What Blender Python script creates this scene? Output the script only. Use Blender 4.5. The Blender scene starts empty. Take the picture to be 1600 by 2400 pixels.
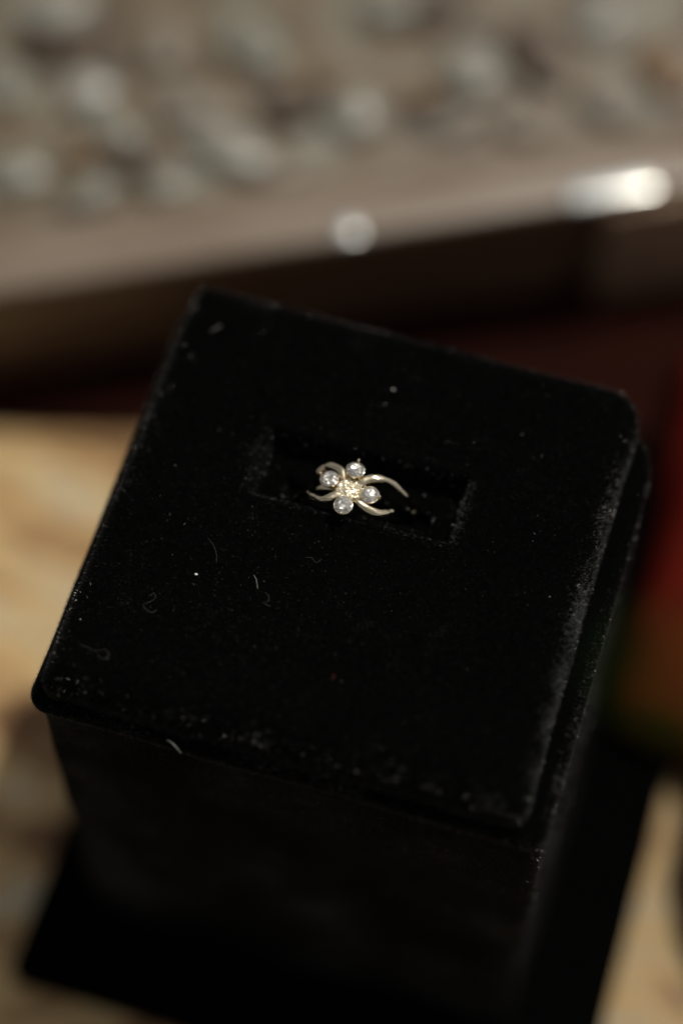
import bpy, bmesh, math, random
from mathutils import Vector, Matrix, noise
import numpy as np

random.seed(7)
rng = np.random.default_rng(7)
MM = 0.001
scene = bpy.context.scene
COL = scene.collection

# ------------------------------------------------------------------ camera
cam_data = bpy.data.cameras.new('camera')
cam = bpy.data.objects.new('camera', cam_data)
COL.objects.link(cam)
right = Vector((0.9558000, 0.2939806, -0.0046503))
down = Vector((0.2553536, -0.8378472, -0.4825003))
fwd = Vector((-0.1457419, 0.4599863, -0.8758835))
m = Matrix.Identity(4)
for i, v in enumerate((right, -down, -fwd)):
    for r in range(3):
        m[r][i] = v[r]
m.translation = Vector((0.05631112, -0.18301536, 0.36541462))
cam.matrix_world = m
cam_data.sensor_fit = 'VERTICAL'
cam_data.sensor_height = 36.0
cam_data.sensor_width = 24.0
cam_data.lens = 5725.74 / 2400 * 36
cam_data.clip_start = 0.005
cam_data.clip_end = 50
cam_data.dof.use_dof = True
cam_data.dof.focus_distance = 0.3993
cam_data.dof.aperture_fstop = 2.9
cam_data.dof.aperture_blades = 0
scene.camera = cam

# ------------------------------------------------------------- sky and sun
SUN_AZ, SUN_EL = math.radians(37), math.radians(64)      # azimuth from +Y towards +X
world = bpy.data.worlds.new("World")
scene.world = world
world.use_nodes = True
wn = world.node_tree
bg = wn.nodes['Background']
sky = wn.nodes.new('ShaderNodeTexSky')
sky.sky_type = 'NISHITA'
sky.sun_disc = False
sky.sun_elevation = SUN_EL
sky.sun_rotation = SUN_AZ
sky.air_density = 0.6
sky.dust_density = 4.0
sky.ozone_density = 0.3
hs = wn.nodes.new('ShaderNodeHueSaturation')
hs.inputs['Saturation'].default_value = 0.06
wn.links.new(sky.outputs['Color'], hs.inputs['Color'])
wn.links.new(hs.outputs['Color'], bg.inputs['Color'])
bg.inputs['Strength'].default_value = 0.075
sl = bpy.data.lights.new('sun', 'SUN')
sl.energy = 2.6
sl.angle = math.radians(0.5)
sl.color = (1.0, 0.93, 0.80)
sun = bpy.data.objects.new('sun', sl)
COL.objects.link(sun)
sd = Vector((math.cos(SUN_EL) * math.sin(SUN_AZ), math.cos(SUN_EL) * math.cos(SUN_AZ), math.sin(SUN_EL)))
sun.rotation_euler = sd.to_track_quat('Z', 'Y').to_euler()
sun.location = sd * 2
scene.view_settings.view_transform = 'Standard'
scene.view_settings.look = 'None'
scene.view_settings.exposure = 0.0
scene.view_settings.gamma = 1.0

# ----------------------------------------------------------------- helpers
def mat(name, col, rough=0.6, metal=0.0, spec=0.5, **kw):
    mt = bpy.data.materials.new(name)
    mt.use_nodes = True
    b = mt.node_tree.nodes['Principled BSDF']
    b.inputs['Base Color'].default_value = (*col, 1)
    b.inputs['Roughness'].default_value = rough
    b.inputs['Metallic'].default_value = metal
    b.inputs['Specular IOR Level'].default_value = spec
    for k, v in kw.items():
        b.inputs[k].default_value = v
    return mt

def ramp_noise(mt, scale, stops, detail=6, rough=0.6, stretch=(1, 1, 1), rot=0.0, distortion=0.0, target='Base Color'):
    nt = mt.node_tree
    tc = nt.nodes.new('ShaderNodeTexCoord')
    mp = nt.nodes.new('ShaderNodeMapping')
    mp.inputs['Scale'].default_value = stretch
    mp.inputs['Rotation'].default_value = (0, 0, rot)
    nz = nt.nodes.new('ShaderNodeTexNoise')
    nz.inputs['Scale'].default_value = scale
    nz.inputs['Detail'].default_value = detail
    nz.inputs['Roughness'].default_value = rough
    nz.inputs['Distortion'].default_value = distortion
    rp = nt.nodes.new('ShaderNodeValToRGB')
    el = rp.color_ramp.elements
    while len(el) < len(stops):
        el.new(0.5)
    for e, (p, c) in zip(el, stops):
        e.position = p
        e.color = (*c, 1) if len(c) == 3 else c
    nt.links.new(tc.outputs['Object'], mp.inputs['Vector'])
    nt.links.new(mp.outputs['Vector'], nz.inputs['Vector'])
    nt.links.new(nz.outputs['Fac'], rp.inputs['Fac'])
    if target:
        nt.links.new(rp.outputs['Color'], nt.nodes['Principled BSDF'].inputs[target])
    return nz, rp, mp

def add_bump(mt, src, strength, dist):
    nt = mt.node_tree
    bp = nt.nodes.new('ShaderNodeBump')
    bp.inputs['Strength'].default_value = strength
    bp.inputs['Distance'].default_value = dist
    nt.links.new(src, bp.inputs['Height'])
    nt.links.new(bp.outputs['Normal'], nt.nodes['Principled BSDF'].inputs['Normal'])

def obj(name, verts, faces, mt, parent=None, smooth=True):
    me = bpy.data.meshes.new(name)
    me.from_pydata([tuple(v) for v in verts], [], [tuple(f) for f in faces])
    me.validate()
    me.materials.append(mt)
    if smooth:
        me.shade_smooth()
    me.update()
    o = bpy.data.objects.new(name, me)
    COL.objects.link(o)
    if parent:
        o.parent = parent
    return o

def obj_bm(name, bm, mt, parent=None, smooth=True):
    bmesh.ops.recalc_face_normals(bm, faces=bm.faces[:])
    me = bpy.data.meshes.new(name)
    bm.to_mesh(me)
    bm.free()
    me.materials.append(mt)
    if smooth:
        me.shade_smooth()
    o = bpy.data.objects.new(name, me)
    COL.objects.link(o)
    if parent:
        o.parent = parent
    return o

def thing(name, label, cat, loc=(0, 0, 0), rz=0.0, group=None):
    o = bpy.data.objects.new(name, None)
    COL.objects.link(o)
    o.empty_display_size = 0.01
    o.location = loc
    o.rotation_euler = (0, 0, rz)
    return tag(o, label, cat, group)

def tag(o, label, cat, group=None):
    o['label'] = label
    o['category'] = cat
    if group:
        o['group'] = group
    return o

def kind(o, k):
    o['kind'] = k
    return o

def catmull(pts, n):
    pts = [Vector(p) for p in pts]
    out = []
    P = [pts[0] * 2 - pts[1]] + pts + [pts[-1] * 2 - pts[-2]]
    for i in range(1, len(P) - 2):
        for k in range(n):
            t = k / n
            a, b, c, d = P[i - 1], P[i], P[i + 1], P[i + 2]
            out.append(0.5 * ((2 * b) + (c - a) * t + (2 * a - 5 * b + 4 * c - d) * t * t + (3 * b - a - 3 * c + d) * t ** 3))
    out.append(pts[-1])
    return out

def sweep(pts, widths, thick, up_fn, seg=14, power=2.4):
    """rounded-rectangular tube along pts; width lies across 'up' and the path, thickness along up"""
    verts, faces = [], []
    n = len(pts)
    for i, p in enumerate(pts):
        t = (pts[min(i + 1, n - 1)] - pts[max(i - 1, 0)]).normalized()
        u = up_fn(p)
        u = (u - t * u.dot(t)).normalized()
        s = t.cross(u)
        for k in range(seg):
            a = 2 * math.pi * k / seg
            ca, sa = math.cos(a), math.sin(a)
            x = math.copysign(abs(ca) ** (2 / power), ca) * widths[i] / 2
            y = math.copysign(abs(sa) ** (2 / power), sa) * (thick[i] if hasattr(thick, '__len__') else thick) / 2
            verts.append(p + s * x + u * y)
    for i in range(n - 1):
        for k in range(seg):
            a, b = i * seg + k, i * seg + (k + 1) % seg
            faces.append((a, b, b + seg, a + seg))
    faces.append(tuple(range(seg - 1, -1, -1)))
    faces.append(tuple((n - 1) * seg + k for k in range(seg)))
    return verts, faces

def rbox(x0, x1, y0, y1, z0, z1, r, seg=3, wob=0.0):
    bm = bmesh.new()
    bmesh.ops.create_cube(bm, size=1)
    for v in bm.verts:
        v.co = Vector((x0 if v.co.x < 0 else x1, y0 if v.co.y < 0 else y1, z0 if v.co.z < 0 else z1))
    if r > 0:
        bmesh.ops.bevel(bm, geom=bm.edges[:], offset=r, segments=seg, affect='EDGES', profile=0.5)
    return bm

# --------------------------------------------------------------- materials
velvet = mat('black_velvet', (0.001, 0.001, 0.001), 1.0, 0, 0.015)
pb = velvet.node_tree.nodes['Principled BSDF']
pb.inputs['Sheen Weight'].default_value = 0.02
pb.inputs['Sheen Roughness'].default_value = 0.35
pb.inputs['Sheen Tint'].default_value = (0.75, 0.85, 0.85, 1)
nz, rp, mp = ramp_noise(velvet, 900, [(0.3, (0.0005, 0.0005, 0.0005)), (0.8, (0.0018, 0.0018, 0.0018))], 4, 0.7)
add_bump(velvet, nz.outputs['Fac'], 0.6, 0.0004)
velvet_sheen_side = mat('black_velvet_sheen_side', (0.003, 0.003, 0.003), 1.0, 0, 0.02)  # paler noise patches paint a faint sheen into the body's colour
nz, rp, mp = ramp_noise(velvet_sheen_side, 38, [(0.35, (0.003, 0.0028, 0.0025)), (0.52, (0.008, 0.008, 0.008)), (0.70, (0.022, 0.0235, 0.024))], 5, 0.6)
add_bump(velvet_sheen_side, nz.outputs['Fac'], 0.4, 0.002)
pile_m = mat('velvet_pile_fibre', (0.004, 0.0042, 0.0042), 0.28, 0, 0.6)
ramp_noise(pile_m, 130, [(0.42, (0.002, 0.002, 0.002)), (0.62, (0.014, 0.0145, 0.0145)), (0.74, (0.075, 0.078, 0.078))], 5, 0.6)
nap_m = mat('pale_lit_nap', (0.085, 0.088, 0.088), 0.4, 0, 0.6)
lint_m = mat('pale_lint', (0.55, 0.54, 0.5), 0.6)
lint_faint = mat('faint_lint', (0.08, 0.08, 0.073), 0.6)
dust_glint_m = mat('pale_dust_glint', (0.3, 0.3, 0.285), 0.5)
lint_red = mat('reddish_lint', (0.22, 0.03, 0.02), 0.6)
speck_m = mat('white_speck', (0.85, 0.85, 0.83), 0.4)

metal = mat('pale_gold_metal', (0.80, 0.68, 0.48), 0.09, 1.0)
nz, rp, mp = ramp_noise(metal, 700, [(0.3, (0.05,) * 3), (0.75, (0.11,) * 3)], 3, target='Roughness')
nzb, rpb, mpb = ramp_noise(metal, 330, [(0.3, (0, 0, 0)), (0.7, (1, 1, 1))], 2, 0.45, target=None)
add_bump(metal, nzb.outputs['Fac'], 0.5, 0.0009)
rough_metal = mat('grained_gold_metal', (1.0, 0.92, 0.73), 0.32, 1.0)

stone = bpy.data.materials.new('clear_stone')
stone.use_nodes = True
nt = stone.node_tree
b = nt.nodes['Principled BSDF']
b.inputs['Base Color'].default_value = (1.0, 0.97, 0.90, 1)
b.inputs['Roughness'].default_value = 0.0
b.inputs['IOR'].default_value = 2.35
b.inputs['Transmission Weight'].default_value = 1.0
b.inputs['Metallic'].default_value = 0.0
b.inputs['Specular IOR Level'].default_value = 0.6

# fine facets: every small cell of the surface leans its own way
_tc = nt.nodes.new('ShaderNodeTexCoord')
_vo = nt.nodes.new('ShaderNodeTexVoronoi')
_vo.inputs['Scale'].default_value = 2700
_sub = nt.nodes.new('ShaderNodeVectorMath'); _sub.operation = 'SUBTRACT'; _sub.inputs[1].default_value = (0.5, 0.5, 0.5)
_scl = nt.nodes.new('ShaderNodeVectorMath'); _scl.operation = 'SCALE'; _scl.inputs['Scale'].default_value = 0.9
_geo = nt.nodes.new('ShaderNodeNewGeometry')
_add = nt.nodes.new('ShaderNodeVectorMath'); _add.operation = 'ADD'
_nrm = nt.nodes.new('ShaderNodeVectorMath'); _nrm.operation = 'NORMALIZE'
nt.links.new(_tc.outputs['Object'], _vo.inputs['Vector'])
nt.links.new(_vo.outputs['Color'], _sub.inputs[0])
nt.links.new(_sub.outputs[0], _scl.inputs[0])
nt.links.new(_scl.outputs[0], _add.inputs[0])
nt.links.new(_geo.outputs['Normal'], _add.inputs[1])
nt.links.new(_add.outputs[0], _nrm.inputs[0])
# a share of broad gloss on top of the clear refraction, as many small facets give
_g = nt.nodes.new('ShaderNodeBsdfGlossy')
_g.inputs['Roughness'].default_value = 0.19
_g.inputs['Color'].default_value = (1.0, 0.955, 0.87, 1)
_mx = nt.nodes.new('ShaderNodeMixShader')
_mx.inputs['Fac'].default_value = 0.45
nt.links.new(_nrm.outputs[0], _g.inputs['Normal'])
_out = nt.nodes['Material Output']
nt.links.new(b.outputs['BSDF'], _mx.inputs[1])
nt.links.new(_g.outputs['BSDF'], _mx.inputs[2])
_df = nt.nodes.new('ShaderNodeBsdfDiffuse')
_df.inputs['Color'].default_value = (0.9, 0.87, 0.80, 1)
_mx2 = nt.nodes.new('ShaderNodeMixShader')
_mx2.inputs['Fac'].default_value = 0.08
nt.links.new(_nrm.outputs[0], _df.inputs['Normal'])
nt.links.new(_mx.outputs['Shader'], _mx2.inputs[1])
nt.links.new(_df.outputs['BSDF'], _mx2.inputs[2])
nt.links.new(_mx2.outputs['Shader'], _out.inputs['Surface'])

wood_table = mat('tan_weathered_wood', (0.45, 0.32, 0.15), 0.55, 0, 0.3)
nz, rp, mp = ramp_noise(wood_table, 42, [(0.34, (0.13, 0.062, 0.02)), (0.43, (0.29, 0.18, 0.078)), (0.51, (0.47, 0.335, 0.155)),
                                         (0.58, (0.37, 0.30, 0.185)), (0.67, (0.43, 0.385, 0.29))], 7, 0.6, (0.85, 1.5, 1), math.radians(-12), 0.9)
# broad paler and darker zones multiplied over the wood colour
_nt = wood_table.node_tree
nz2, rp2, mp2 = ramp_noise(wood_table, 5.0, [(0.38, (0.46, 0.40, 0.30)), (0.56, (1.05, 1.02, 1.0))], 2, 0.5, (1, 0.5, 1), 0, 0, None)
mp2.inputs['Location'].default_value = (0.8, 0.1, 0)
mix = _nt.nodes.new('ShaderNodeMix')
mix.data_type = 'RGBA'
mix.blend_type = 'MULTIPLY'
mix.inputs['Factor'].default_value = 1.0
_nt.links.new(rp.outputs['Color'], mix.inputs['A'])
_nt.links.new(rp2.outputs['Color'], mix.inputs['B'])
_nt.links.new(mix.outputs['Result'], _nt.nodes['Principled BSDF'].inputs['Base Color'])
add_bump(wood_table, nz.outputs['Fac'], 0.35, 0.002)
wood_dark = mat('dark_brown_varnished_wood', (0.05, 0.028, 0.016), 0.35, 0, 0.4)
nz, rp, mp = ramp_noise(wood_dark, 30, [(0.3, (0.065, 0.034, 0.019)), (0.55, (0.105, 0.06, 0.035)), (0.8, (0.16, 0.10, 0.062))], 6, 0.6, (1, 8, 8))
post_m = mat('brown_wood_post', (0.25, 0.165, 0.105), 0.5, 0, 0.3)
wood_rim = mat('worn_greyish_brown_wood', (0.2, 0.16, 0.12), 0.38, 0, 0.5)
nz, rp, mp = ramp_noise(wood_rim, 35, [(0.3, (0.115, 0.075, 0.048)), (0.5, (0.16, 0.118, 0.085)), (0.75, (0.20, 0.16, 0.125))], 6, 0.6, (1, 7, 7))
wood_floor = mat('mottled_brown_tray_floor', (0.13, 0.1, 0.07), 0.5, 0, 0.4)
nz, rp, mp = ramp_noise(wood_floor, 75, [(0.36, (0.028, 0.02, 0.013)), (0.44, (0.09, 0.068, 0.044)), (0.51, (0.13, 0.088, 0.048)), (0.57, (0.115, 0.10, 0.072)), (0.66, (0.18, 0.175, 0.14))], 4, 0.55, (1, 1, 1))
plinth_m = mat('blackish_red_board', (0.005, 0.0012, 0.0008), 0.9, 0, 0.06)
nz, rp, mp = ramp_noise(plinth_m, 25, [(0.35, (0.010, 0.0022, 0.0012)), (0.7, (0.020, 0.004, 0.0022))], 5, 0.6, (1, 6, 1))
glint_metal = mat('silvery_glint_metal', (0.82, 0.83, 0.80), 0.28, 1.0)
red_cloth = mat('dark_red_cloth', (0.08, 0.006, 0.003), 0.9, 0, 0.03)
red_cloth.node_tree.nodes['Principled BSDF'].inputs['Sheen Weight'].default_value = 0.0
nz, rp, mp = ramp_noise(red_cloth, 40, [(0.35, (0.062, 0.005, 0.003)), (0.7, (0.10, 0.009, 0.005))], 5, 0.6)
leaf_m = mat('green_leaf', (0.012, 0.026, 0.003), 0.8, 0, 0.05)
nz, rp, mp = ramp_noise(leaf_m, 120, [(0.3, (0.015, 0.034, 0.003)), (0.7, (0.022, 0.046, 0.005))], 4, 0.6)
stem_m = mat('green_brown_stem', (0.05, 0.05, 0.015), 0.6)

# ----------------------------------------------------------------- setting
def tabletop():
    n = 40
    L = 0.75
    verts, faces = [], []
    for j in range(n + 1):
        for i in range(n + 1):
            x, y = -L + 2 * L * i / n, -L + 2 * L * j / n
            verts.append((x, y, -0.100 + 0.0002 * noise.noise(Vector((x * 9, y * 30, 0)))))
    for j in range(n):
        for i in range(n):
            a = j * (n + 1) + i
            faces.append((a, a + 1, a + n + 2, a + n + 1))
    base = len(verts)
    ring = [i for i in range(n + 1)] + [j * (n + 1) + n for j in range(1, n + 1)] + [n * (n + 1) + i for i in range(n - 1, -1, -1)] + [j * (n + 1) for j in range(n - 1, 0, -1)]
    for r in ring:
        x, y, z = verts[r]
        verts.append((x, y, -0.13))
    k = len(ring)
    for i in range(k):
        faces.append((ring[i], base + i, base + (i + 1) % k, ring[(i + 1) % k]))
    faces.append(tuple(base + i for i in range(k - 1, -1, -1)))
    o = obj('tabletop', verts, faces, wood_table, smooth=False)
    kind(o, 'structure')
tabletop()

# ----------------------------------------------- velvet ring display block
block = thing('ring_display_block', 'black velvet cube ring display with slotted cushion top on wooden table', 'ring display', (0, 0, -0.100))
OFF = Vector((0, 0, 0.100))          # children are written in world mm, then lifted into the block's frame

def sd_rrect(x, y, hx, hy, r):
    qx, qy = abs(x) - hx + r, abs(y) - hy + r
    return math.hypot(max(qx, 0), max(qy, 0)) + min(max(qx, qy), 0) - r

HX, HY, CR, ER, PZ = 40.3, 40.3, 4.0, 4.4, 12.1
SX0, SX1, SY0, SY1 = -18.4, 16.3, 1.9, 14.5
def smooth01(t):
    t = min(max(t, 0), 1)
    return t * t * (3 - 2 * t)

def cushion_z(x, y):
    z = PZ
    z += 0.25 * noise.noise(Vector((x * 0.05, y * 0.05, 3.1))) + 0.10 * noise.noise(Vector((x * 0.16, y * 0.16, 8.2)))
    # slotted recess with soft velvet lips
    wob = 0.35 * noise.noise(Vector((x * 0.2, y * 0.2, 1.7)))
    d = max(abs(x - (SX0 + SX1) / 2) - (SX1 - SX0) / 2, abs(y - (SY0 + SY1) / 2 ) - (SY1 - SY0) / 2) + wob
    z += 0.35 * math.exp(-((d - 0.9) / 1.1) ** 2)
    z -= 5.0 * smooth01((0.3 - d) / 1.3)
    d2 = max(abs(x + 1.2) - 13.0, abs(y - 7.3) - 2.0) + wob * 0.3
    z -= 13.0 * smooth01((0.0 - d2) / 1.0)
    return z

def cushion():
    n = 190
    gx = np.linspace(-HX, HX, n + 1)
    verts, faces = [], []
    cr = lambda x, y: (6.0 if (x > 0 and y > 0) else 2.6)
    for j in range(n + 1):
        for i in range(n + 1):
            x, y = float(gx[i]), float(gx[j])
            r = cr(x, y)
            qx, qy = abs(x) - (HX - r), abs(y) - (HY - r)
            if qx > 0 and qy > 0:
                l = math.hypot(qx, qy)
                if l > r:
                    x = math.copysign(HX - r + qx / l * r, x)
                    y = math.copysign(HY - r + qy / l * r, y)
            d = -sd_rrect(x, y, HX, HY, r)
            z = cushion_z(x, y)
            e = ER
            if d < e:
                z -= e - math.sqrt(max(e * e - (e - max(d, 0)) ** 2, 0))
            out = 0.25 * noise.noise(Vector((x * 0.09, y * 0.09, 5.5)))
            verts.append(Vector((x + (out if abs(x) > 38 else 0), y + (out if abs(y) > 38 else 0), z)))
    for j in range(n):
        for i in range(n):
            a = j * (n + 1) + i
            faces.append((a, a + 1, a + n + 2, a + n + 1))
    ring = [i for i in range(n + 1)] + [j * (n + 1) + n for j in range(1, n + 1)] + [n * (n + 1) + i for i in range(n - 1, -1, -1)] + [j * (n + 1) for j in range(n - 1, 0, -1)]
    prev = ring
    for zz, ins in ((7.5, 0.0), (5.0, 0.05), (3.6, 0.5), (3.0, 1.3)):
        start = len(verts)
        for r in ring:
            v = verts[r]
            s = 1 - ins / 40
            verts.append(Vector((v.x * s, v.y * s, zz)))
        new = [start + i for i in range(len(ring))]
        k = len(ring)
        for i in range(k):
            faces.append((prev[i], new[i], new[(i + 1) % k], prev[(i + 1) % k]))
        prev = new
    faces.append(tuple(reversed(prev)))
    return verts, faces
cv, cf = cushion()
obj('ring_cushion', [v * MM + OFF for v in cv], cf, velvet, block)

def velvet_slab(name, x0, x1, y0, y1, z0, z1, r0, er, wob, div=30, rbr=None):
    """rounded-corner slab with soft top and bottom edges and slightly uneven sides"""
    prof = []
    for k in range(6):
        a = math.pi / 2 * k / 5
        prof.append((er * (1 - math.sin(a)), z1 - er + er * math.cos(a)))
    nz_ = max(2, int((z1 - z0) / 6))
    for k in range(1, nz_):
        prof.append((0, z1 - er + (z0 + 2 * er - z1) * k / nz_))
    for k in range(6):
        a = math.pi / 2 * k / 5
        prof.append((er * (1 - math.cos(a)), z0 + er - er * math.sin(a)))
    cx, cy, hx, hy = (x0 + x1) / 2, (y0 + y1) / 2, (x1 - x0) / 2, (y1 - y0) / 2
    out = []
    for q, (sx, sy) in enumerate(((1, 1), (-1, 1), (-1, -1), (1, -1))):
        r = rbr if (rbr and q == 0) else r0
        for k in range(9):
            a = math.pi / 2 * (q + k / 8)
            out.append((cx + sx * (hx - r) + r * math.cos(a), cy + sy * (hy - r) + r * math.sin(a), math.cos(a), math.sin(a)))
        nq = ((1, 1), (-1, 1), (-1, -1), (1, -1))[(q + 1) % 4]
        p, a = out[-1], math.pi / 2 * (q + 1)
        r = rbr if (rbr and q == 3) else r0
        tx, ty = cx + nq[0] * (hx - r) + r * math.cos(a), cy + nq[1] * (hy - r) + r * math.sin(a)
        for k in range(1, div):
            out.append((p[0] + (tx - p[0]) * k / div, p[1] + (ty - p[1]) * k / div, math.cos(a), math.sin(a)))
    verts, faces = [], []
    N = len(out)
    for ins, z in prof:
        for (x, y, nx, ny) in out:
            w = wob * noise.noise(Vector((x * 0.05, y * 0.05, z * 0.06)))
            verts.append(Vector((x - nx * (ins - w), y - ny * (ins - w), z)))
    for j in range(len(prof) - 1):
        for i in range(N):
            a, b2 = j * N + i, j * N + (i + 1) % N
            faces.append((a, a + N, b2 + N, b2))
    faces.append(tuple(range(N)))
    faces.append(tuple((len(prof) - 1) * N + i for i in range(N - 1, -1, -1)))
    return verts, faces
rv, rf = velvet_slab('rim', -42.7, 44.3, -41.7, 39.2, 0.0, 4.6, 3.2, 2.1, 0.35, 30, 11.0)
obj('rim', [v * MM + OFF for v in rv], rf, velvet, block)
bv, bf = velvet_slab('body', -42.0, 43.6, -40.3, 39.2, -97.2, 0.3, 3.5, 1.0, 0.6, 30, 11.0)
obj('body', [v * MM + OFF for v in bv], bf, velvet_sheen_side, block)
pv, pf = velvet_slab('base', -53.0, 61.2, -58.6, 96.0, -99.6, -97.0, 4.0, 0.8, 0.3)
obj('base_plate', [v * MM + OFF for v in pv], pf, velvet, block)

# velvet pile: tens of thousands of tiny fibres, one stuff part
def pile():
    V, F = [], []
    def add(cnt, P, N, jit=0.9, l0=0.25, l1=0.7, w=0.05):
        L = rng.uniform(l0, l1, cnt)[:, None]
        D = N + rng.normal(0, jit, (cnt, 3))
        D /= np.linalg.norm(D, axis=1)[:, None]
        S = np.cross(D, rng.normal(0, 1, (cnt, 3)))
        S /= np.linalg.norm(S, axis=1)[:, None]
        base = P - N * 0.06
        tri = np.stack([base - S * w / 2, base + S * w / 2, base + D * L], 1)
        V.append(tri.reshape(-1, 3))
    def from_mesh(verts, faces, cnt, zmin, jit=0.8, upmin=-2):
        va = np.array([tuple(v) for v in verts])
        q = np.array([f for f in faces if len(f) == 4])
        a, b_, c_, d_ = (va[q[:, k]] for k in range(4))
        nrm = np.cross(c_ - a, d_ - b_)
        area = np.linalg.norm(nrm, axis=1) / 2 + 1e-12
        N = nrm / (2 * area[:, None])
        cen = (a + b_ + c_ + d_) / 4
        ok = (cen[:, 2] > zmin)
        area = area * ok
        idx = rng.choice(len(q), cnt, p=area / area.sum())
        u, v_ = rng.random((cnt, 1)), rng.random((cnt, 1))
        P = (a[idx] * (1 - u) + b_[idx] * u) * (1 - v_) + (d_[idx] * (1 - u) + c_[idx] * u) * v_
        add(cnt, P, N[idx], jit)
    from_mesh(cv, cf, 210000, -20, 0.55)
    from_mesh(rv, rf, 40000, -1, 0.6)
    from_mesh(bv, bf, 60000, -60, 0.6)
    P = np.concatenate(V) * MM + np.array(OFF)
    n = len(P)
    me = bpy.data.meshes.new('velvet_pile')
    me.vertices.add(n)
    me.vertices.foreach_set('co', P.astype(np.float32).ravel())
    me.loops.add(n)
    me.loops.foreach_set('vertex_index', np.arange(n, dtype=np.int32))
    me.polygons.add(n // 3)
    me.polygons.foreach_set('loop_start', np.arange(0, n, 3, dtype=np.int32))
    me.update(calc_edges=True)
    me.materials.append(pile_m)
    o = bpy.data.objects.new('velvet_pile', me)
    COL.objects.link(o)
    o.parent = block
    kind(o, 'stuff')
pile()

# dust: uncountable pale flecks on the velvet, some painting its lit edges
def dust_and_glints():
    verts, faces = [], []
    def fleck(x, y, s, elong, zz=None):
        z = cushion_z(x, y) + 0.25
        dd = -sd_rrect(x, y, HX, HY, 4)
        if dd < ER:
            z -= ER - math.sqrt(max(ER * ER - (ER - max(dd, 0)) ** 2, 0))
        z = zz if zz else z
        a = random.random() * math.pi
        ux, uy = math.cos(a), math.sin(a)
        b0 = len(verts)
        for du, dv, dz in ((-1, 0, 0), (0, -.5, 0), (1, 0, 0.1), (0, .5, 0), (0, 0, 0.5)):
            du *= s * elong
            dv *= s
            verts.append(Vector((x + ux * du - uy * dv, y + uy * du + ux * dv, z + dz * s)))
        for i in range(4):
            faces.append((b0 + i, b0 + (i + 1) % 4, b0 + 4))
        faces.append((b0 + 3, b0 + 2, b0 + 1, b0))
    for _ in range(1500):
        # more flecks on the front left half, as they lie in the photograph
        if random.random() < 0.6:
            x, y = random.gauss(-12, 14), random.gauss(-17, 10)
        else:
            x, y = random.uniform(-38, 38), random.uniform(-38, 36)
        if abs(x) > 37.5 or abs(y) > 37.5 or (x < -27 and y < -33):
            continue
        if SX0 - 0.5 < x < SX1 + 0.5 and SY0 - 0.5 < y < SY1 + 0.5:
            continue
        fleck(x, y, random.uniform(0.012, 0.042), random.choice((1, 1, 1, 2.5, 4)))
    # flecks painting the sunlit sparkle along the cushion edges
    for _ in range(1300):
        w = abs(random.gauss(0, 1.5))
        if random.random() < 0.62:
            y = random.triangular(-38, 26, -2)
            x = HX - 0.5 - w + 0.5 * noise.noise(Vector((y * 0.3, 0, 0)))
            dens = 0.5 + noise.noise(Vector((y * 0.12, 4, 0)))
        else:
            x = random.triangular(-26, 39, 14)
            y = -HY + 0.6 + w
            dens = -0.15 + 1.0 * noise.noise(Vector((x * 0.12, 9, 0))) + (0.5 if x > 30 else 0)
        if random.random() < dens:
            fleck(x, y, random.uniform(0.014, 0.036), random.choice((1, 1.5, 3)))
    for _ in range(350):  # pale flecks standing in for light sparkling along the rim
        if random.random() < 0.55:
            x, y = random.triangular(-30, 38, -8), -41.7 + abs(random.gauss(0.9, 0.5))
        else:
            x, y = 44.3 - abs(random.gauss(0.9, 0.5)), random.triangular(-39, 8, -28)
        fleck(x, y, random.uniform(0.014, 0.034), random.choice((1, 1.5, 3)), 4.5)
    o = obj('velvet_dust_glints', [v * MM + OFF for v in verts], faces, dust_glint_m, block)
    kind(o, 'stuff')
dust_and_glints()

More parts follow.
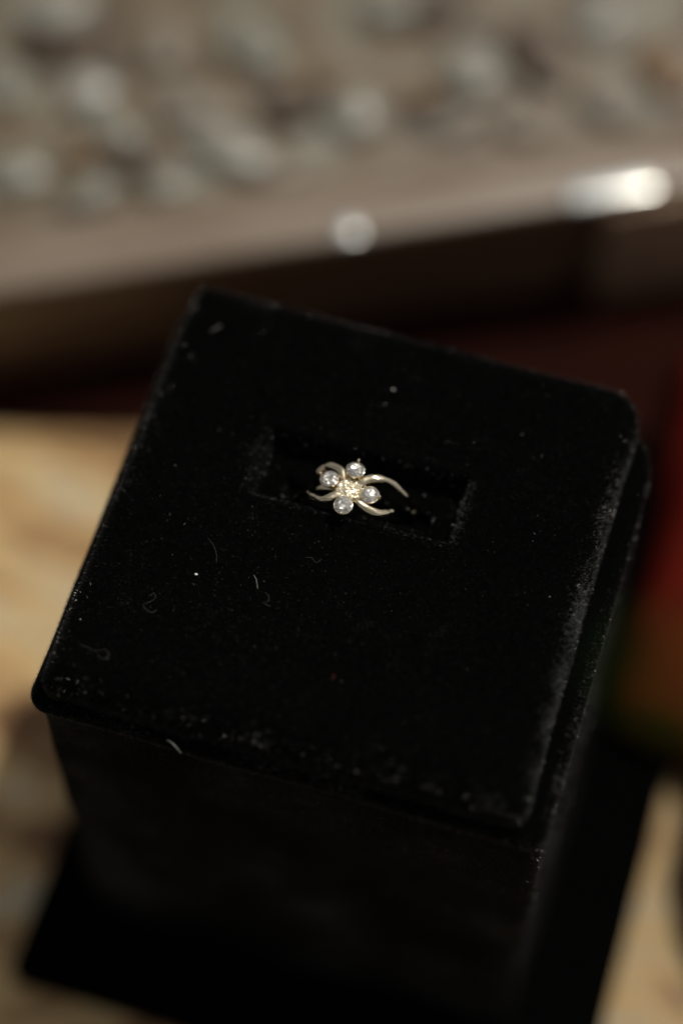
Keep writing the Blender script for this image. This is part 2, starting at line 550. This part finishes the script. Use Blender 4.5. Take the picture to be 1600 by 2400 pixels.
# lit nap: paler fibres painting the light along edges of cushion, rim and slot
def lit_nap():
    V = []
    def tuft(x, y, z, nx, ny, nz_):
        L = rng.uniform(0.2, 0.6)
        d = np.array([nx, ny, nz_]) + rng.normal(0, 0.55, 3)
        d /= np.linalg.norm(d)
        sdir = np.cross(d, rng.normal(0, 1, 3))
        sdir /= np.linalg.norm(sdir)
        p = np.array([x, y, z])
        w = 0.038
        V.extend((p - sdir * w, p + sdir * w, p + d * L))
    def edge_z(x, y):
        dd = -sd_rrect(x, y, HX, HY, 3)
        z = cushion_z(x, y)
        if dd < ER:
            z -= ER - math.sqrt(max(ER * ER - (ER - max(dd, 0)) ** 2, 0))
        return z
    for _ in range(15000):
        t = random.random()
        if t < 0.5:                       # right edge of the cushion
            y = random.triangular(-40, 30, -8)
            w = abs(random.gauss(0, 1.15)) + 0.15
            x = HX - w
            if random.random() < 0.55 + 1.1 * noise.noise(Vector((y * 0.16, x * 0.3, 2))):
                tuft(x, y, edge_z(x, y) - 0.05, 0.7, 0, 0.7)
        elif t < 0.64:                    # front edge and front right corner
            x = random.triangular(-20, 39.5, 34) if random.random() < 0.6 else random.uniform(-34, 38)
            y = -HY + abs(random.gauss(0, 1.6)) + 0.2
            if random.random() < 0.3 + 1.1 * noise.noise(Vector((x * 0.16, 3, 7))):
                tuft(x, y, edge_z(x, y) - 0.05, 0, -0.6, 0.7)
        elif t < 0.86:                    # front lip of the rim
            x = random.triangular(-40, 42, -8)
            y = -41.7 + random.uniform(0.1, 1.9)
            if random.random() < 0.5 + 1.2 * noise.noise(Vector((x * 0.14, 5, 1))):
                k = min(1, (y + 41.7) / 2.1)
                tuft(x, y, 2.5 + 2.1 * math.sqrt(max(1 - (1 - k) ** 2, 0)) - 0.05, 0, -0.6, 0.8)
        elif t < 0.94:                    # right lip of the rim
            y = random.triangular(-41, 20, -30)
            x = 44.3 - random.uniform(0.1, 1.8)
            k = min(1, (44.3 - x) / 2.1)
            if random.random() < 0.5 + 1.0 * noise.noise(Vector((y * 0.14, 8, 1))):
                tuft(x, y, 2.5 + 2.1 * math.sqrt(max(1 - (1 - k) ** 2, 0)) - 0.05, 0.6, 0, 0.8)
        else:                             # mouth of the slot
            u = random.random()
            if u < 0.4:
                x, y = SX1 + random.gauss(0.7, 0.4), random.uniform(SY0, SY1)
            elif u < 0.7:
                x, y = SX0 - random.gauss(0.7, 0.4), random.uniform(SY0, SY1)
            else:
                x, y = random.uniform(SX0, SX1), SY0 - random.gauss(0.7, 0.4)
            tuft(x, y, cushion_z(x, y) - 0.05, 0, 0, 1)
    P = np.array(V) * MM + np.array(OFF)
    o = obj('lit_nap', [tuple(p) for p in P], [(i, i + 1, i + 2) for i in range(0, len(P), 3)], nap_m, block, smooth=False)
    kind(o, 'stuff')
lit_nap()

# ------------------------------------------------- single lint and specks
def lint(name, pts, r, label, cat, mt):
    pts = catmull(pts, 5)
    c = sum(pts, Vector()) / len(pts)
    v, f = sweep([p - c for p in pts], [r * 2] * len(pts), r * 2, lambda p: Vector((0.01, 0.02, 1)), 5, 2)
    o = obj(name, [q * MM for q in v], f, mt)
    o.location = c * MM
    return tag(o, label, cat)
def on(x, y, dz=0.3):
    return Vector((x, y, cushion_z(x, y) + dz))
G = 0.018
lint('lint_thread', [on(-21.9, -8.7), on(-20.6, -9.8, .6), on(-19.6, -11.2, .6), on(-19.1, -12.7)], G, 'long straight pale lint thread lying left of the slot', 'lint', lint_faint)
lint('lint_thread', [on(-27.6, -21.6), on(-27.0, -20.9, .5), on(-26.5, -21.7, .6), on(-27.2, -22.6, .4), on(-28.0, -23.4), on(-27.2, -24.1, .5), on(-26.2, -24.3, .4), on(-25.6, -23.6)], G, 'curled figure-eight lint thread on the left of the cushion', 'lint', lint_faint)
lint('lint_thread', [on(-12.6, -12.9), on(-11.9, -13.8, .6), on(-11.2, -15.2, .5)], G * 1.1, 'short bright straight lint thread in front of the slot', 'lint', lint_m)
lint('lint_thread', [on(-9.9, -15.4), on(-9.2, -15.9, .6), on(-8.8, -16.9, .7), on(-9.6, -17.2, .4), on(-8.3, -17.6)], G * 1.1, 'small knotted lint tuft in front of the ring', 'lint', lint_faint)
lint('lint_thread', [on(-35.6, -33.0), on(-34.0, -33.2, .5), on(-32.4, -33.4, .4), on(-31.0, -32.8, .6), on(-30.1, -33.8, .5), on(-31.2, -34.4, .4), on(-32.0, -33.8)], G * .9, 'faint lint thread with a loop near the front left corner', 'lint', lint_faint)
lint('lint_thread', [Vector((-18.2, -41.6, 4.5)), Vector((-17.4, -41.8, 4.7)), Vector((-16.6, -42.1, 4.1)), Vector((-15.9, -42.3, 3.2)), Vector((-15.8, -42.3, 2.5))], 0.05, 'bright white curled lint thread on the front rim', 'lint', speck_m)
lint('lint_thread', [on(-34.3, 29.7), on(-33.7, 30.3, .5), on(-33.0, 31.3)], 0.13, 'broad soft grey lint flake near the back left corner', 'lint', lint_faint)
lint('lint_thread', [on(-5.6, -7.4), on(-4.6, -7.2, .4), on(-3.6, -7.9, .5), on(-2.9, -7.0, .4)], G, 'wavy lint thread close in front of the ring', 'lint', lint_faint)
lint('lint_thread', [on(10.2, 20.0), on(10.8, 20.4, .4), on(11.6, 20.4)], G, 'tiny lint thread behind the right end of the slot', 'lint', lint_faint)
lint('lint_thread', [on(5.0, -26.2), on(5.2, -26.6, .4), on(5.1, -27.2)], G * 1.3, 'tiny reddish lint thread in the middle of the front half', 'lint', lint_red)
def speck(x, y, s, label, mt):
    bm = bmesh.new()
    bmesh.ops.create_icosphere(bm, subdivisions=1, radius=s * MM)
    for v in bm.verts:
        v.co = Vector((v.co.x * 1.3, v.co.y * 0.8, v.co.z * 0.7)) * random.uniform(0.75, 1.2)
    o = obj_bm('speck', bm, mt)
    o.location = on(x, y, 0.45) * MM
    tag(o, label, 'speck')
speck(-21.6, -15.6, 0.24, 'bright white speck on the black cushion, front left', speck_m)
speck(-1.0, 27.5, 0.2, 'small pale round speck behind the slot', lint_m)
speck(15.2, 8.0, 0.14, 'tiny pale speck beside the right end of the slot', speck_m)

# -------------------------------------------------------------------- ring
RC = Vector((-1.6, 0, 5.0))
ring = thing('flower_ring', 'pale gold bypass ring with four clear stones forming a flower, set in the slot', 'ring', (RC.x * MM, 6.5 * MM, -5 * MM))
RO = Vector((RC.x, 6.5, -5.0))
def radial(p):
    return Vector((p.x + RO.x - RC.x, 0, p.z + RO.z - RC.z))
def ring_part(name, pts, wmm, tmm, mt=metal, n=8, seg=16, power=2.6, parent=None, twist=0.0):
    P = catmull([Vector(p) - RO for p in pts], n)
    N = len(P)
    W = (1.0 if name == 'shank' else 1.0) * np.interp(np.linspace(0, 1, N), np.linspace(0, 1, len(wmm)), wmm)
    T = np.interp(np.linspace(0, 1, N), np.linspace(0, 1, len(tmm)), tmm) * (1.55 if name == 'shank' else 1)
    up = (lambda p: radial(p).normalized() * 0.42 + Vector((0.14, -0.03 + 0.25 + 0.85 * math.sin(1.15 * p.x + twist), 1)) * 0.58) if name == 'shank' else radial
    if name == 'shank':
        seg, power = 28, 2.3
        P = [p - Vector((0, 0, 0.18)) for p in P]
    v, f = sweep(P, W, list(T), up, seg, power)
    return obj(name, [q * MM for q in v], f, mt, parent or ring)
def circ(deg, y, r=10.0):
    a = math.radians(deg)
    return (RC.x + r * math.sin(a), y, RC.z + r * math.cos(a))
# two bypassing shanks, then the hoop that closes the ring below
ring_part('shank', [circ(-75, 5.6), (-9.3, 4.9, 11.4), (-8.0, 3.8, 12.7), (-6.4, 3.0, 13.8), (-5.1, 3.1, 14.4), (-4.0, 3.9, 14.6), (-2.6, 4.5, 14.4), (-1.1, 4.4, 14.4),
                    (0.3, 3.75, 14.8), (1.9, 3.2, 14.35), (3.4, 3.35, 13.7), (4.6, 4.1, 12.95), (5.5, 5.1, 12.1)],
          [.8, .8, .95, 1.25, 1.5, 1.7, 1.8, 1.8, 1.75, 1.6, 1.5, 1.4, 1.0], [.9, .85, .8, .8, .9, .9, .9, .9, .9, .85, .8, .8, .7], twist=0.6)
ring_part('shank', [circ(78, 8.9), (6.7, 9.2, 10.8), (5.2, 9.5, 12.3), (3.8, 9.6, 13.4), (2.4, 9.35, 14.2), (1.1, 8.8, 14.6), (-0.1, 8.0, 14.6), (-1.3, 6.8, 14.35), (-2.8, 6.8, 14.35),
                    (-4.2, 8.4, 14.65), (-5.3, 9.2, 14.3), (-6.6, 9.6, 13.7), (-7.6, 9.4, 13.0), (-8.4, 8.5, 12.3)],
          [.8, .85, 1.05, 1.3, 1.5, 1.65, 1.7, 1.7, 1.7, 1.6, 1.45, 1.4, 1.3, .95], [.9, .85, .8, .8, .9, .9, .9, .9, .9, .85, .8, .8, .8, .7], twist=2.4)
ring_part('hoop', [circ(-73, 5.6), circ(-95, 6.0), circ(-120, 6.4), circ(-150, 6.8), circ(180, 7.2), circ(150, 7.7), circ(120, 8.2), circ(95, 8.6), circ(76, 8.9)],
          [1.25, 1.5, 1.8, 2.0, 2.0, 2.0, 1.8, 1.5, 1.25], [.9, 1.0, 1.1, 1.1, 1.1, 1.1, 1.1, 1.0, .9])
# inner gallery strip visible behind the left shank
ring_part('gallery_strip', [circ(-80, 7.2, 9.3), circ(-62, 7.0, 9.0), circ(-44, 6.7, 8.9), circ(-25, 6.2, 8.9), circ(-8, 5.8, 9.0)], [1.9, 2.2, 2.0, 1.5, 1.0], [.4, .4, .4, .4, .4])

FC = Vector((-2.1, 5.45, 15.5))
SPOTS = [Vector((-5.75, 6.35, 15.2)), Vector((-2.0, 8.95, 15.75)), Vector((1.55, 5.3, 15.35)), Vector((-2.0, 2.0, 15.65))]
def brilliant(r):
    """57-facet style round brilliant: table, star and crown facets, girdle, pavilion"""
    verts, faces = [], []
    def ringv(n, rad, z, off):
        s = len(verts)
        for k in range(n):
            a = 2 * math.pi * (k + off) / n
            verts.append(Vector((rad * math.cos(a), rad * math.sin(a), z)))
        return [s + k for k in range(n)]
    t = ringv(8, 0.55 * r, 0.33 * r, 0)
    mcr = ringv(8, 0.79 * r, 0.2 * r, 0.5)
    g = ringv(16, r, 0.03 * r, 0)
    g2 = ringv(16, r, -0.03 * r, 0)
    pv_ = ringv(8, 0.45 * r, -0.5 * r, 0.5)
    cu = len(verts)
    verts.append(Vector((0, 0, -0.86 * r)))
    faces.append(tuple(t))
    for k in range(8):
        k1 = (k + 1) % 8
        faces.append((t[k], mcr[k], t[k1]))
        faces.append((t[k], mcr[k - 1], g[2 * k], mcr[k]))
        faces.append((mcr[k], g[2 * k], g[2 * k + 1]))
        faces.append((mcr[k], g[2 * k + 1], g[(2 * k + 2) % 16]))
        faces.append((pv_[k], g2[2 * k + 1], g2[2 * k]))
        faces.append((pv_[k], g2[(2 * k + 2) % 16], g2[2 * k + 1]))
        faces.append((pv_[k - 1], pv_[k], g2[2 * k]))
        faces.append((cu, pv_[k], pv_[k - 1]))
    for k in range(16):
        k1 = (k + 1) % 16
        faces.append((g[k], g2[k], g2[k1], g[k1]))
    return verts, faces
def cup(r):
    """open metal seat under a stone: cone wall with rim"""
    prof = [(1.0 * r, 0.0), (1.05 * r, -0.03 * r), (1.06 * r, -0.16 * r), (0.92 * r, -0.45 * r), (0.62 * r, -0.95 * r), (0.45 * r, -1.0 * r), (0.55 * r, -0.75 * r), (0.9 * r, -0.18 * r)]
    verts, faces = [], []
    n = 28
    for (rr, z) in prof:
        for k in range(n):
            a = 2 * math.pi * k / n
            verts.append(Vector((rr * math.cos(a), rr * math.sin(a), z)))
    mlen = len(prof)
    for j in range(mlen):
        for k in range(n):
            a, b2 = j * n + k, j * n + (k + 1) % n
            c2, d2 = ((j + 1) % mlen) * n + (k + 1) % n, ((j + 1) % mlen) * n + k
            faces.append((a, d2, c2, b2))
    return verts, faces
def bead(rad, p, mt, parent, stretch=(1, 1, 1), name='prong'):
    bm = bmesh.new()
    bmesh.ops.create_icosphere(bm, subdivisions=2, radius=rad * MM)
    for v in bm.verts:
        v.co = Vector((v.co.x * stretch[0], v.co.y * stretch[1], v.co.z * stretch[2]))
    o = obj_bm(name, bm, mt, parent)
    o.location = p * MM
    return o
SR = 1.53
for k, sp in enumerate(SPOTS):
    out = (sp - FC)
    out.z = 0
    out.normalize()
    tl = (0.14, 0.14, 0.04, 0.2)[k]
    tilt = Vector((out.x * tl + (0.02, 0.05, 0.0, 0.04)[k], out.y * tl, 1)).normalized()
    q = tilt.to_track_quat('Z', 'Y') @ Matrix.Rotation(0.3 * k, 3, 'Z').to_quaternion()
    v, f = brilliant(SR)
    st = obj('stone', [w * MM for w in v], f, stone, ring, smooth=False)
    st.location = (sp - RO) * MM
    st.rotation_mode = 'QUATERNION'
    st.rotation_quaternion = q
    v, f = cup(SR)
    cu = obj('stone_seat', [w * MM for w in v], f, metal, ring)
    cu.location = (sp - RO) * MM
    cu.rotation_mode = 'QUATERNION'
    cu.rotation_quaternion = q
    side = Vector((-out.y, out.x, 0))
    # one long prong at the petal tip, two short ones at the flower's heart
    for d, w, rad, lift in ((out, 1.12, 0.30, 0.22), (-out * 0.75 + side * 0.66, 1.05, 0.25, 0.2), (-out * 0.75 - side * 0.66, 1.05, 0.25, 0.2)):
        p = sp - RO + d.normalized() * SR * w + Vector((0, 0, lift))
        pr = bead(rad, p, metal, ring, (1.0, 1.0, 1.25))
        stem = catmull([Vector((0, 0, 0)), Vector((0, 0, -0.7)), -d.normalized() * 0.55 + Vector((0, 0, -1.5))], 4)
        vv, ff = sweep(stem, [rad * 1.5] * len(stem), rad * 1.5, lambda p_: Vector((0.3, 1, 0.01)), 10, 2)
        obj('prong_stem', [w_ * MM for w_ in vv], ff, metal, pr)
# heart of the flower: a dome of fine grains
heart = bead(1.0, FC - RO + Vector((0, 0, -0.9)), rough_metal, ring, (1.9, 1.9, 0.62), 'flower_heart')
def grains():
    bm = bmesh.new()
    r2 = random.Random(3)
    for k in range(150):
        a, rr = r2.random() * 2 * math.pi, 2.3 * math.sqrt(r2.random())
        z = 0.75 - 0.16 * rr * rr + r2.uniform(-0.1, 0.15)
        mtx = Matrix.Translation(Vector((rr * math.cos(a), rr * math.sin(a), z)) * MM) @ Matrix.Diagonal((1, 1, 0.6, 1)) @ Matrix.Rotation(r2.random() * 3, 4, Vector((r2.random(), r2.random(), 1)))
        bmesh.ops.create_icosphere(bm, subdivisions=1, radius=r2.uniform(0.16, 0.36) * MM, matrix=mtx)
    o = obj_bm('grains', bm, rough_metal, heart, smooth=False)
    o['kind'] = 'stuff'
grains()

# ------------------------------------------------------------ wooden tray
TX, TY = -97.9, 69.2
TA = math.atan2(137.4 - 69.2, 32.1 + 97.9)
tray = thing('wooden_tray', 'brown wooden tray full of pale stones, blurred behind the velvet cube', 'tray', (TX * MM, TY * MM, -0.0965), TA)
# local frame: u along the front, v away from the camera, z from the board up (mm)
TH = 37.5
def tray_part(name, u0, u1, v0, v1, z0, z1, r, mt, parent=None):
    return obj_bm(name, rbox(u0 * MM, u1 * MM, v0 * MM, v1 * MM, z0 * MM, z1 * MM, r * MM), mt, parent or tray)
U0, U1, VD = -150, 240, 150
tray_part('front_board', U0 + 2, U1 - 2, 3.0, 14.0, 0.3, TH - 16.0, 0.8, wood_dark)
tray_part('front_moulding', U0, U1, 0.8, 15.0, TH - 17.0, TH - 3.0, 1.2, wood_dark)
tray_part('front_rim', U0, U1, 0.0, 16.5, TH - 3.2, TH, 1.3, wood_rim)
tray_part('back_rim', U0, U1, VD, VD + 16, 0.3, TH, 1.3, wood_rim)
tray_part('side_rim', U0, U0 + 15, 16.8, VD - 0.3, 0.3, TH, 1.3, wood_rim)
tray_part('side_rim', U1 - 15, U1, 16.8, VD - 0.3, 0.3, TH, 1.3, wood_rim)
tray_part('tray_floor', U0 + 15.3, U1 - 15.3, 14.3, VD - 0.3, TH - 16.0, TH - 8.0, 0.5, wood_floor)
tray_part('corner_post', 130, 165, -2.2, 2.7, 0.3, TH - 3.4, 1.0, post_m)
# two silvery pieces added to give the rim edge its sun glints
for u, w in ((74.5, 5.2), (131.5, 20.0)):
    bm = rbox((u - w / 2) * MM, (u + w / 2) * MM, -0.8 * MM, 5.0 * MM, (TH - 4.2) * MM, (TH + 0.5) * MM, 1.2 * MM, 4)
    obj_bm('rim_glint', bm, glint_metal, tray)

plinth = obj_bm('dark_board', rbox(-230 * MM, 330 * MM, 0, 175 * MM, 0.4 * MM, 3.4 * MM, 0.8 * MM), plinth_m)
plinth.location = (-0.0998, 0.0595, -0.100)
plinth.rotation_euler = (0, 0, math.radians(15.5))
tag(plinth, 'blackish red board lying under the wooden tray', 'board')

# stones in the tray
pal = [mat('pale_grey_stone', (0.225, 0.218, 0.185), 0.35, 0, 0.5), mat('warm_grey_stone', (0.19, 0.165, 0.135), 0.45, 0, 0.4),
       mat('greenish_grey_stone', (0.175, 0.172, 0.138), 0.4, 0, 0.5), mat('brown_stone', (0.06, 0.038, 0.025), 0.5, 0, 0.3), mat('amber_brown_stone', (0.15, 0.09, 0.045), 0.45, 0, 0.4),
       mat('whitish_stone', (0.34, 0.335, 0.31), 0.25, 0, 0.6)]
for p_, a_ in zip(pal, ((0.19, 0.184, 0.155), (0.155, 0.135, 0.105), (0.145, 0.142, 0.112), (0.055, 0.037, 0.025), (0.12, 0.07, 0.032), (0.30, 0.295, 0.27))):
    base = tuple(p_.node_tree.nodes['Principled BSDF'].inputs['Base Color'].default_value)[:3]
    ramp_noise(p_, 180, [(0.35, a_), (0.65, base)], 4)
FLOOR_Z = -96.5 + TH - 8.0
def pebble_mesh(seed):
    r2 = random.Random(seed)
    bm = bmesh.new()
    bmesh.ops.create_icosphere(bm, subdivisions=3, radius=1)
    for v in bm.verts:
        nn = noise.noise(v.co * 0.9 + Vector((seed * 3.1, 0, 0)))
        v.co *= 1 + 0.22 * nn
    me = bpy.data.meshes.new('pebble')
    bm.to_mesh(me)
    bm.free()
    me.shade_smooth()
    return me
pmesh = [pebble_mesh(s) for s in range(5)]
def pebble(x, y, a, b2, c, rot, mi, label, group=None):
    me = pmesh[(int(abs(x * 7 + y * 3))) % 5].copy()
    me.materials.clear()
    me.materials.append(pal[mi])
    o = bpy.data.objects.new('pebble', me)
    COL.objects.link(o)
    o.location = (x * MM, y * MM, (FLOOR_Z + c * (0.75 if mi in (3, 4) else 0.45)) * MM)
    o.scale = (a * 1.2 * MM, b2 * 1.2 * MM, c * 0.9 * MM)
    o.rotation_euler = (0, 0, math.radians(rot))
    tag(o, label, 'stone', group or 'stones in the wooden tray')
# x, y, half sizes, turn, material, label
PEB = [
    (-100.2, 129.2, 4.6, 4.2, 3.4, 0, 5, 'brightest round whitish stone at the upper left of the tray'),
    (-92.0, 121.0, 6.5, 4.0, 3.0, -40, 2, 'greenish grey stone just right of the brightest round stone'),
    (-65.7, 122.5, 8.5, 4.6, 3.4, -35, 0, 'long pale stone lying aslant left of centre, near the rim'),
    (-76.0, 131.5, 5.5, 3.4, 3.0, -35, 1, 'warm grey stone behind the long aslant pale stone'),
    (-69.2, 152.0, 7.5, 5.2, 3.4, -45, 2, 'large greenish grey stone at the top, left of centre'),
    (-42.4, 141.0, 5.2, 6.0, 3.6, 10, 0, 'pale oval stone standing at the centre of the tray'),
    (-20.0, 159.0, 6.0, 6.0, 3.8, 10, 0, 'pale rounded stone right of centre, farther back'),
    (4.2, 182.0, 7.0, 5.0, 3.6, 15, 0, 'pale stone cut by the top edge near the right corner'),
    (10.6, 160.5, 5.6, 6.0, 3.4, 20, 1, 'warm pale stone at the right behind the bright rim glint'),
    (-75.5, 109.5, 4.8, 4.2, 2.8, 0, 2, 'small greenish stone against the rim, left of centre'),
    (-90.5, 103.0, 5.6, 3.6, 2.8, 20, 2, 'low greenish stone against the rim near the left edge'),
    (-115.1, 148.8, 7.5, 5.0, 3.4, 5, 0, 'pale stone cut by the top edge near the left corner'),
    (-43.9, 171.0, 6.5, 4.2, 3.4, 0, 2, 'greenish grey stone cut by the top edge at the centre'),
    (-88.5, 147.0, 3.4, 6.0, 3.0, -10, 1, 'warm grey stone between two pale ones at the top left'),
    (-120.0, 126.0, 4.0, 6.0, 3.0, 0, 2, 'greenish grey stone cut by the left edge of the picture'),
    (23.0, 152.0, 5.5, 5.0, 3.2, 20, 2, 'greenish grey stone at the far right against the rim'),
    (-108.4, 104.0, 6.5, 5.0, 3.0, 0, 2, 'dull greenish stone at the far left against the rim'),
    (-6.0, 148.0, 5.0, 3.6, 2.8, 0, 1, 'warm grey stone against the rim, right of centre'),
    (-52.0, 119.5, 5.0, 2.8, 2.6, 15, 1, 'small warm stone against the rim below the central oval stone'),
    (-56.0, 136.5, 5.5, 3.6, 2.6, -10, 3, 'dark brown stone left of the central pale oval stone'),
    (-84.5, 113.3, 5.8, 3.0, 2.4, -25, 3, 'dark brown stone near the left rim, under the greenish stone'),
    (-97.0, 112.4, 4.2, 2.8, 2.4, 20, 4, 'amber brown stone in the left part of the tray'),
    (-8.5, 166.5, 4.2, 8.5, 2.6, 25, 3, 'long dark brown stone at the upper right'),
    (-49.0, 147.5, 3.6, 2.8, 2.4, 0, 4, 'amber brown stone behind the central oval stone'),
    (-29.5, 149.0, 4.4, 2.8, 2.4, 20, 4, 'amber brown stone between the two pale central stones'),
    (-110.5, 138.0, 7.0, 3.4, 2.6, 5, 3, 'dark brown stone behind the brightest round stone'),
    (21.5, 172.0, 5.0, 6.5, 2.6, 15, 4, 'amber brown stone at the top right corner'),
    (-33.0, 172.5, 4.0, 4.0, 2.4, 0, 3, 'dark stone at the top edge right of the centre'),
    (-20.0, 145.5, 5.5, 2.6, 2.4, 20, 1, 'flat warm grey stone against the rim below the pale rounded stone'),
    (-82.0, 132.5, 3.4, 5.0, 2.6, -15, 1, 'narrow warm stone right of the greenish one at the left'),
]
for P_ in PEB:
    pebble(P_[0], P_[1], P_[2], P_[3], P_[4], P_[5] + math.degrees(TA), P_[6], P_[7])

# -------------------------------------------------------- dark red cloth
def cloth():
    poly = [(40.0, 118), (42.6, 94), (45.2, 72), (46.2, 50), (45.6, 33), (47.5, 27.0), (56, 25), (61, 24), (67.0, 18), (69.0, 2), (73, -11), (84, -24), (120, -30), (160, 0), (165, 70), (120, 130), (80, 122)]
    def dist(x, y):
        best = 1e9
        for i in range(len(poly)):
            a, b2 = Vector(poly[i]), Vector(poly[(i + 1) % len(poly)])
            t = max(0, min(1, (Vector((x, y)) - a).dot(b2 - a) / (b2 - a).length_squared))
            best = min(best, (Vector((x, y)) - a - (b2 - a) * t).length)
        return best
    # concentric shells from the outline to the middle, raised into soft folds
    c = Vector((95, 45))
    out = []
    for i in range(len(poly)):
        a, b2 = Vector(poly[i]), Vector(poly[(i + 1) % len(poly)])
        for k in range(10):
            out.append(a + (b2 - a) * k / 10)
    for _ in range(6):
        out = [(out[i - 1] + out[i] * 2 + out[(i + 1) % len(out)]) / 4 for i in range(len(out))]
    n = len(out)
    verts, faces = [], []
    fr = [1.0, 1.0, 0.995, 0.985, 0.97, 0.95, 0.92, 0.88, 0.82, 0.74, 0.64, 0.52, 0.4, 0.26, 0.12]
    hh = [0.0, 1.5, 3.6, 6.0, 8.2, 10.2, 12.3, 14.2, 15.8, 17.0, 18.0, 18.5, 19.0, 19.0, 19.0]
    for f_, h in zip(fr, hh):
        for p in out:
            q = c + (p - c) * f_
            w = noise.noise(Vector((q.x * 0.045, q.y * 0.07, 0.4)))
            w2 = math.sin(q.x * 0.22 - q.y * 0.13 + 3 * w)
            z = -96.2 + h * (1.0 + 0.35 * w + 0.18 * w2)
            verts.append(Vector((q.x, q.y, z if h else -96.8)))
    for j in range(len(fr) - 1):
        for i in range(n):
            a, b2 = j * n + i, j * n + (i + 1) % n
            faces.append((a, b2, b2 + n, a + n))
    faces.append(tuple((len(fr) - 1) * n + i for i in range(n)))
    faces.append(tuple(range(n - 1, -1, -1)))
    cc = Vector((95, 45, -96.8))
    o = obj('red_cloth', [(v - cc) * MM for v in verts], faces, red_cloth)
    o.location = cc * MM
    tag(o, 'dark red bunched cloth beside the velvet cube at the right edge', 'cloth')
cloth()

# ------------------------------------------- green sprig close to the lens
sprig = thing('green_sprig', 'blurred green leaf on a thin stem in the foreground at the right', 'plant', (0.150, -0.100, -0.0995))
SO = Vector((150, -100, -99.5))
def sprig_stem(pts, r):
    P = catmull([Vector(p) - SO for p in pts], 8)
    W = [r * (1.1 - 0.6 * i / len(P)) * 2 for i in range(len(P))]
    v, f = sweep(P, W, W, lambda p: Vector((0.1, 1, 0.05)), 8, 2)
    obj('stem', [q * MM for q in v], f, stem_m, sprig)
sprig_stem([(150, -100, -99.5), (148, -98, -20), (138, -94, 70), (112, -90, 130), (84, -86, 158), (62, -84, 164)], 0.9)
def leaf(tip, root, w):
    tip, root = Vector(tip) - SO, Vector(root) - SO
    ax = tip - root
    L = ax.length
    ax.normalize()
    side = ax.cross(Vector((0.1, -0.45, 0.88))).normalized()
    up = side.cross(ax)
    verts, faces = [], []
    n, mcol = 14, 6
    for s_ in (1, -1):
        for i in range(n + 1):
            t = i / n
            hw = w / 2 * math.sin(math.pi * min(t * 0.96 + 0.02, 1) ** 0.8)
            for k in range(-mcol, mcol + 1):
                x = k / mcol
                verts.append(root + ax * (L * t) + side * (hw * x) + up * (0.12 * w * x * x - 0.1 * L * t * t + s_ * 0.09))
    M = 2 * mcol + 1
    H = (n + 1) * M
    for i in range(n):
        for k in range(M - 1):
            a = i * M + k
            faces.append((a, a + 1, a + M + 1, a + M))
            faces.append((H + a, H + a + M, H + a + M + 1, H + a + 1))
    for i in range(n):
        for k in (0, M - 1):
            a = i * M + k
            faces.append((a, a + M, H + a + M, H + a))
    obj('leaf', [q * MM for q in verts], faces, leaf_m, sprig)
leaf((51.4, -84.5, 165.4), (63, -84, 163.6), 5.4)
leaf((84, -70, 172), (84, -86, 158), 9.0)
leaf((100, -110, 150), (112, -90, 130), 11.0)
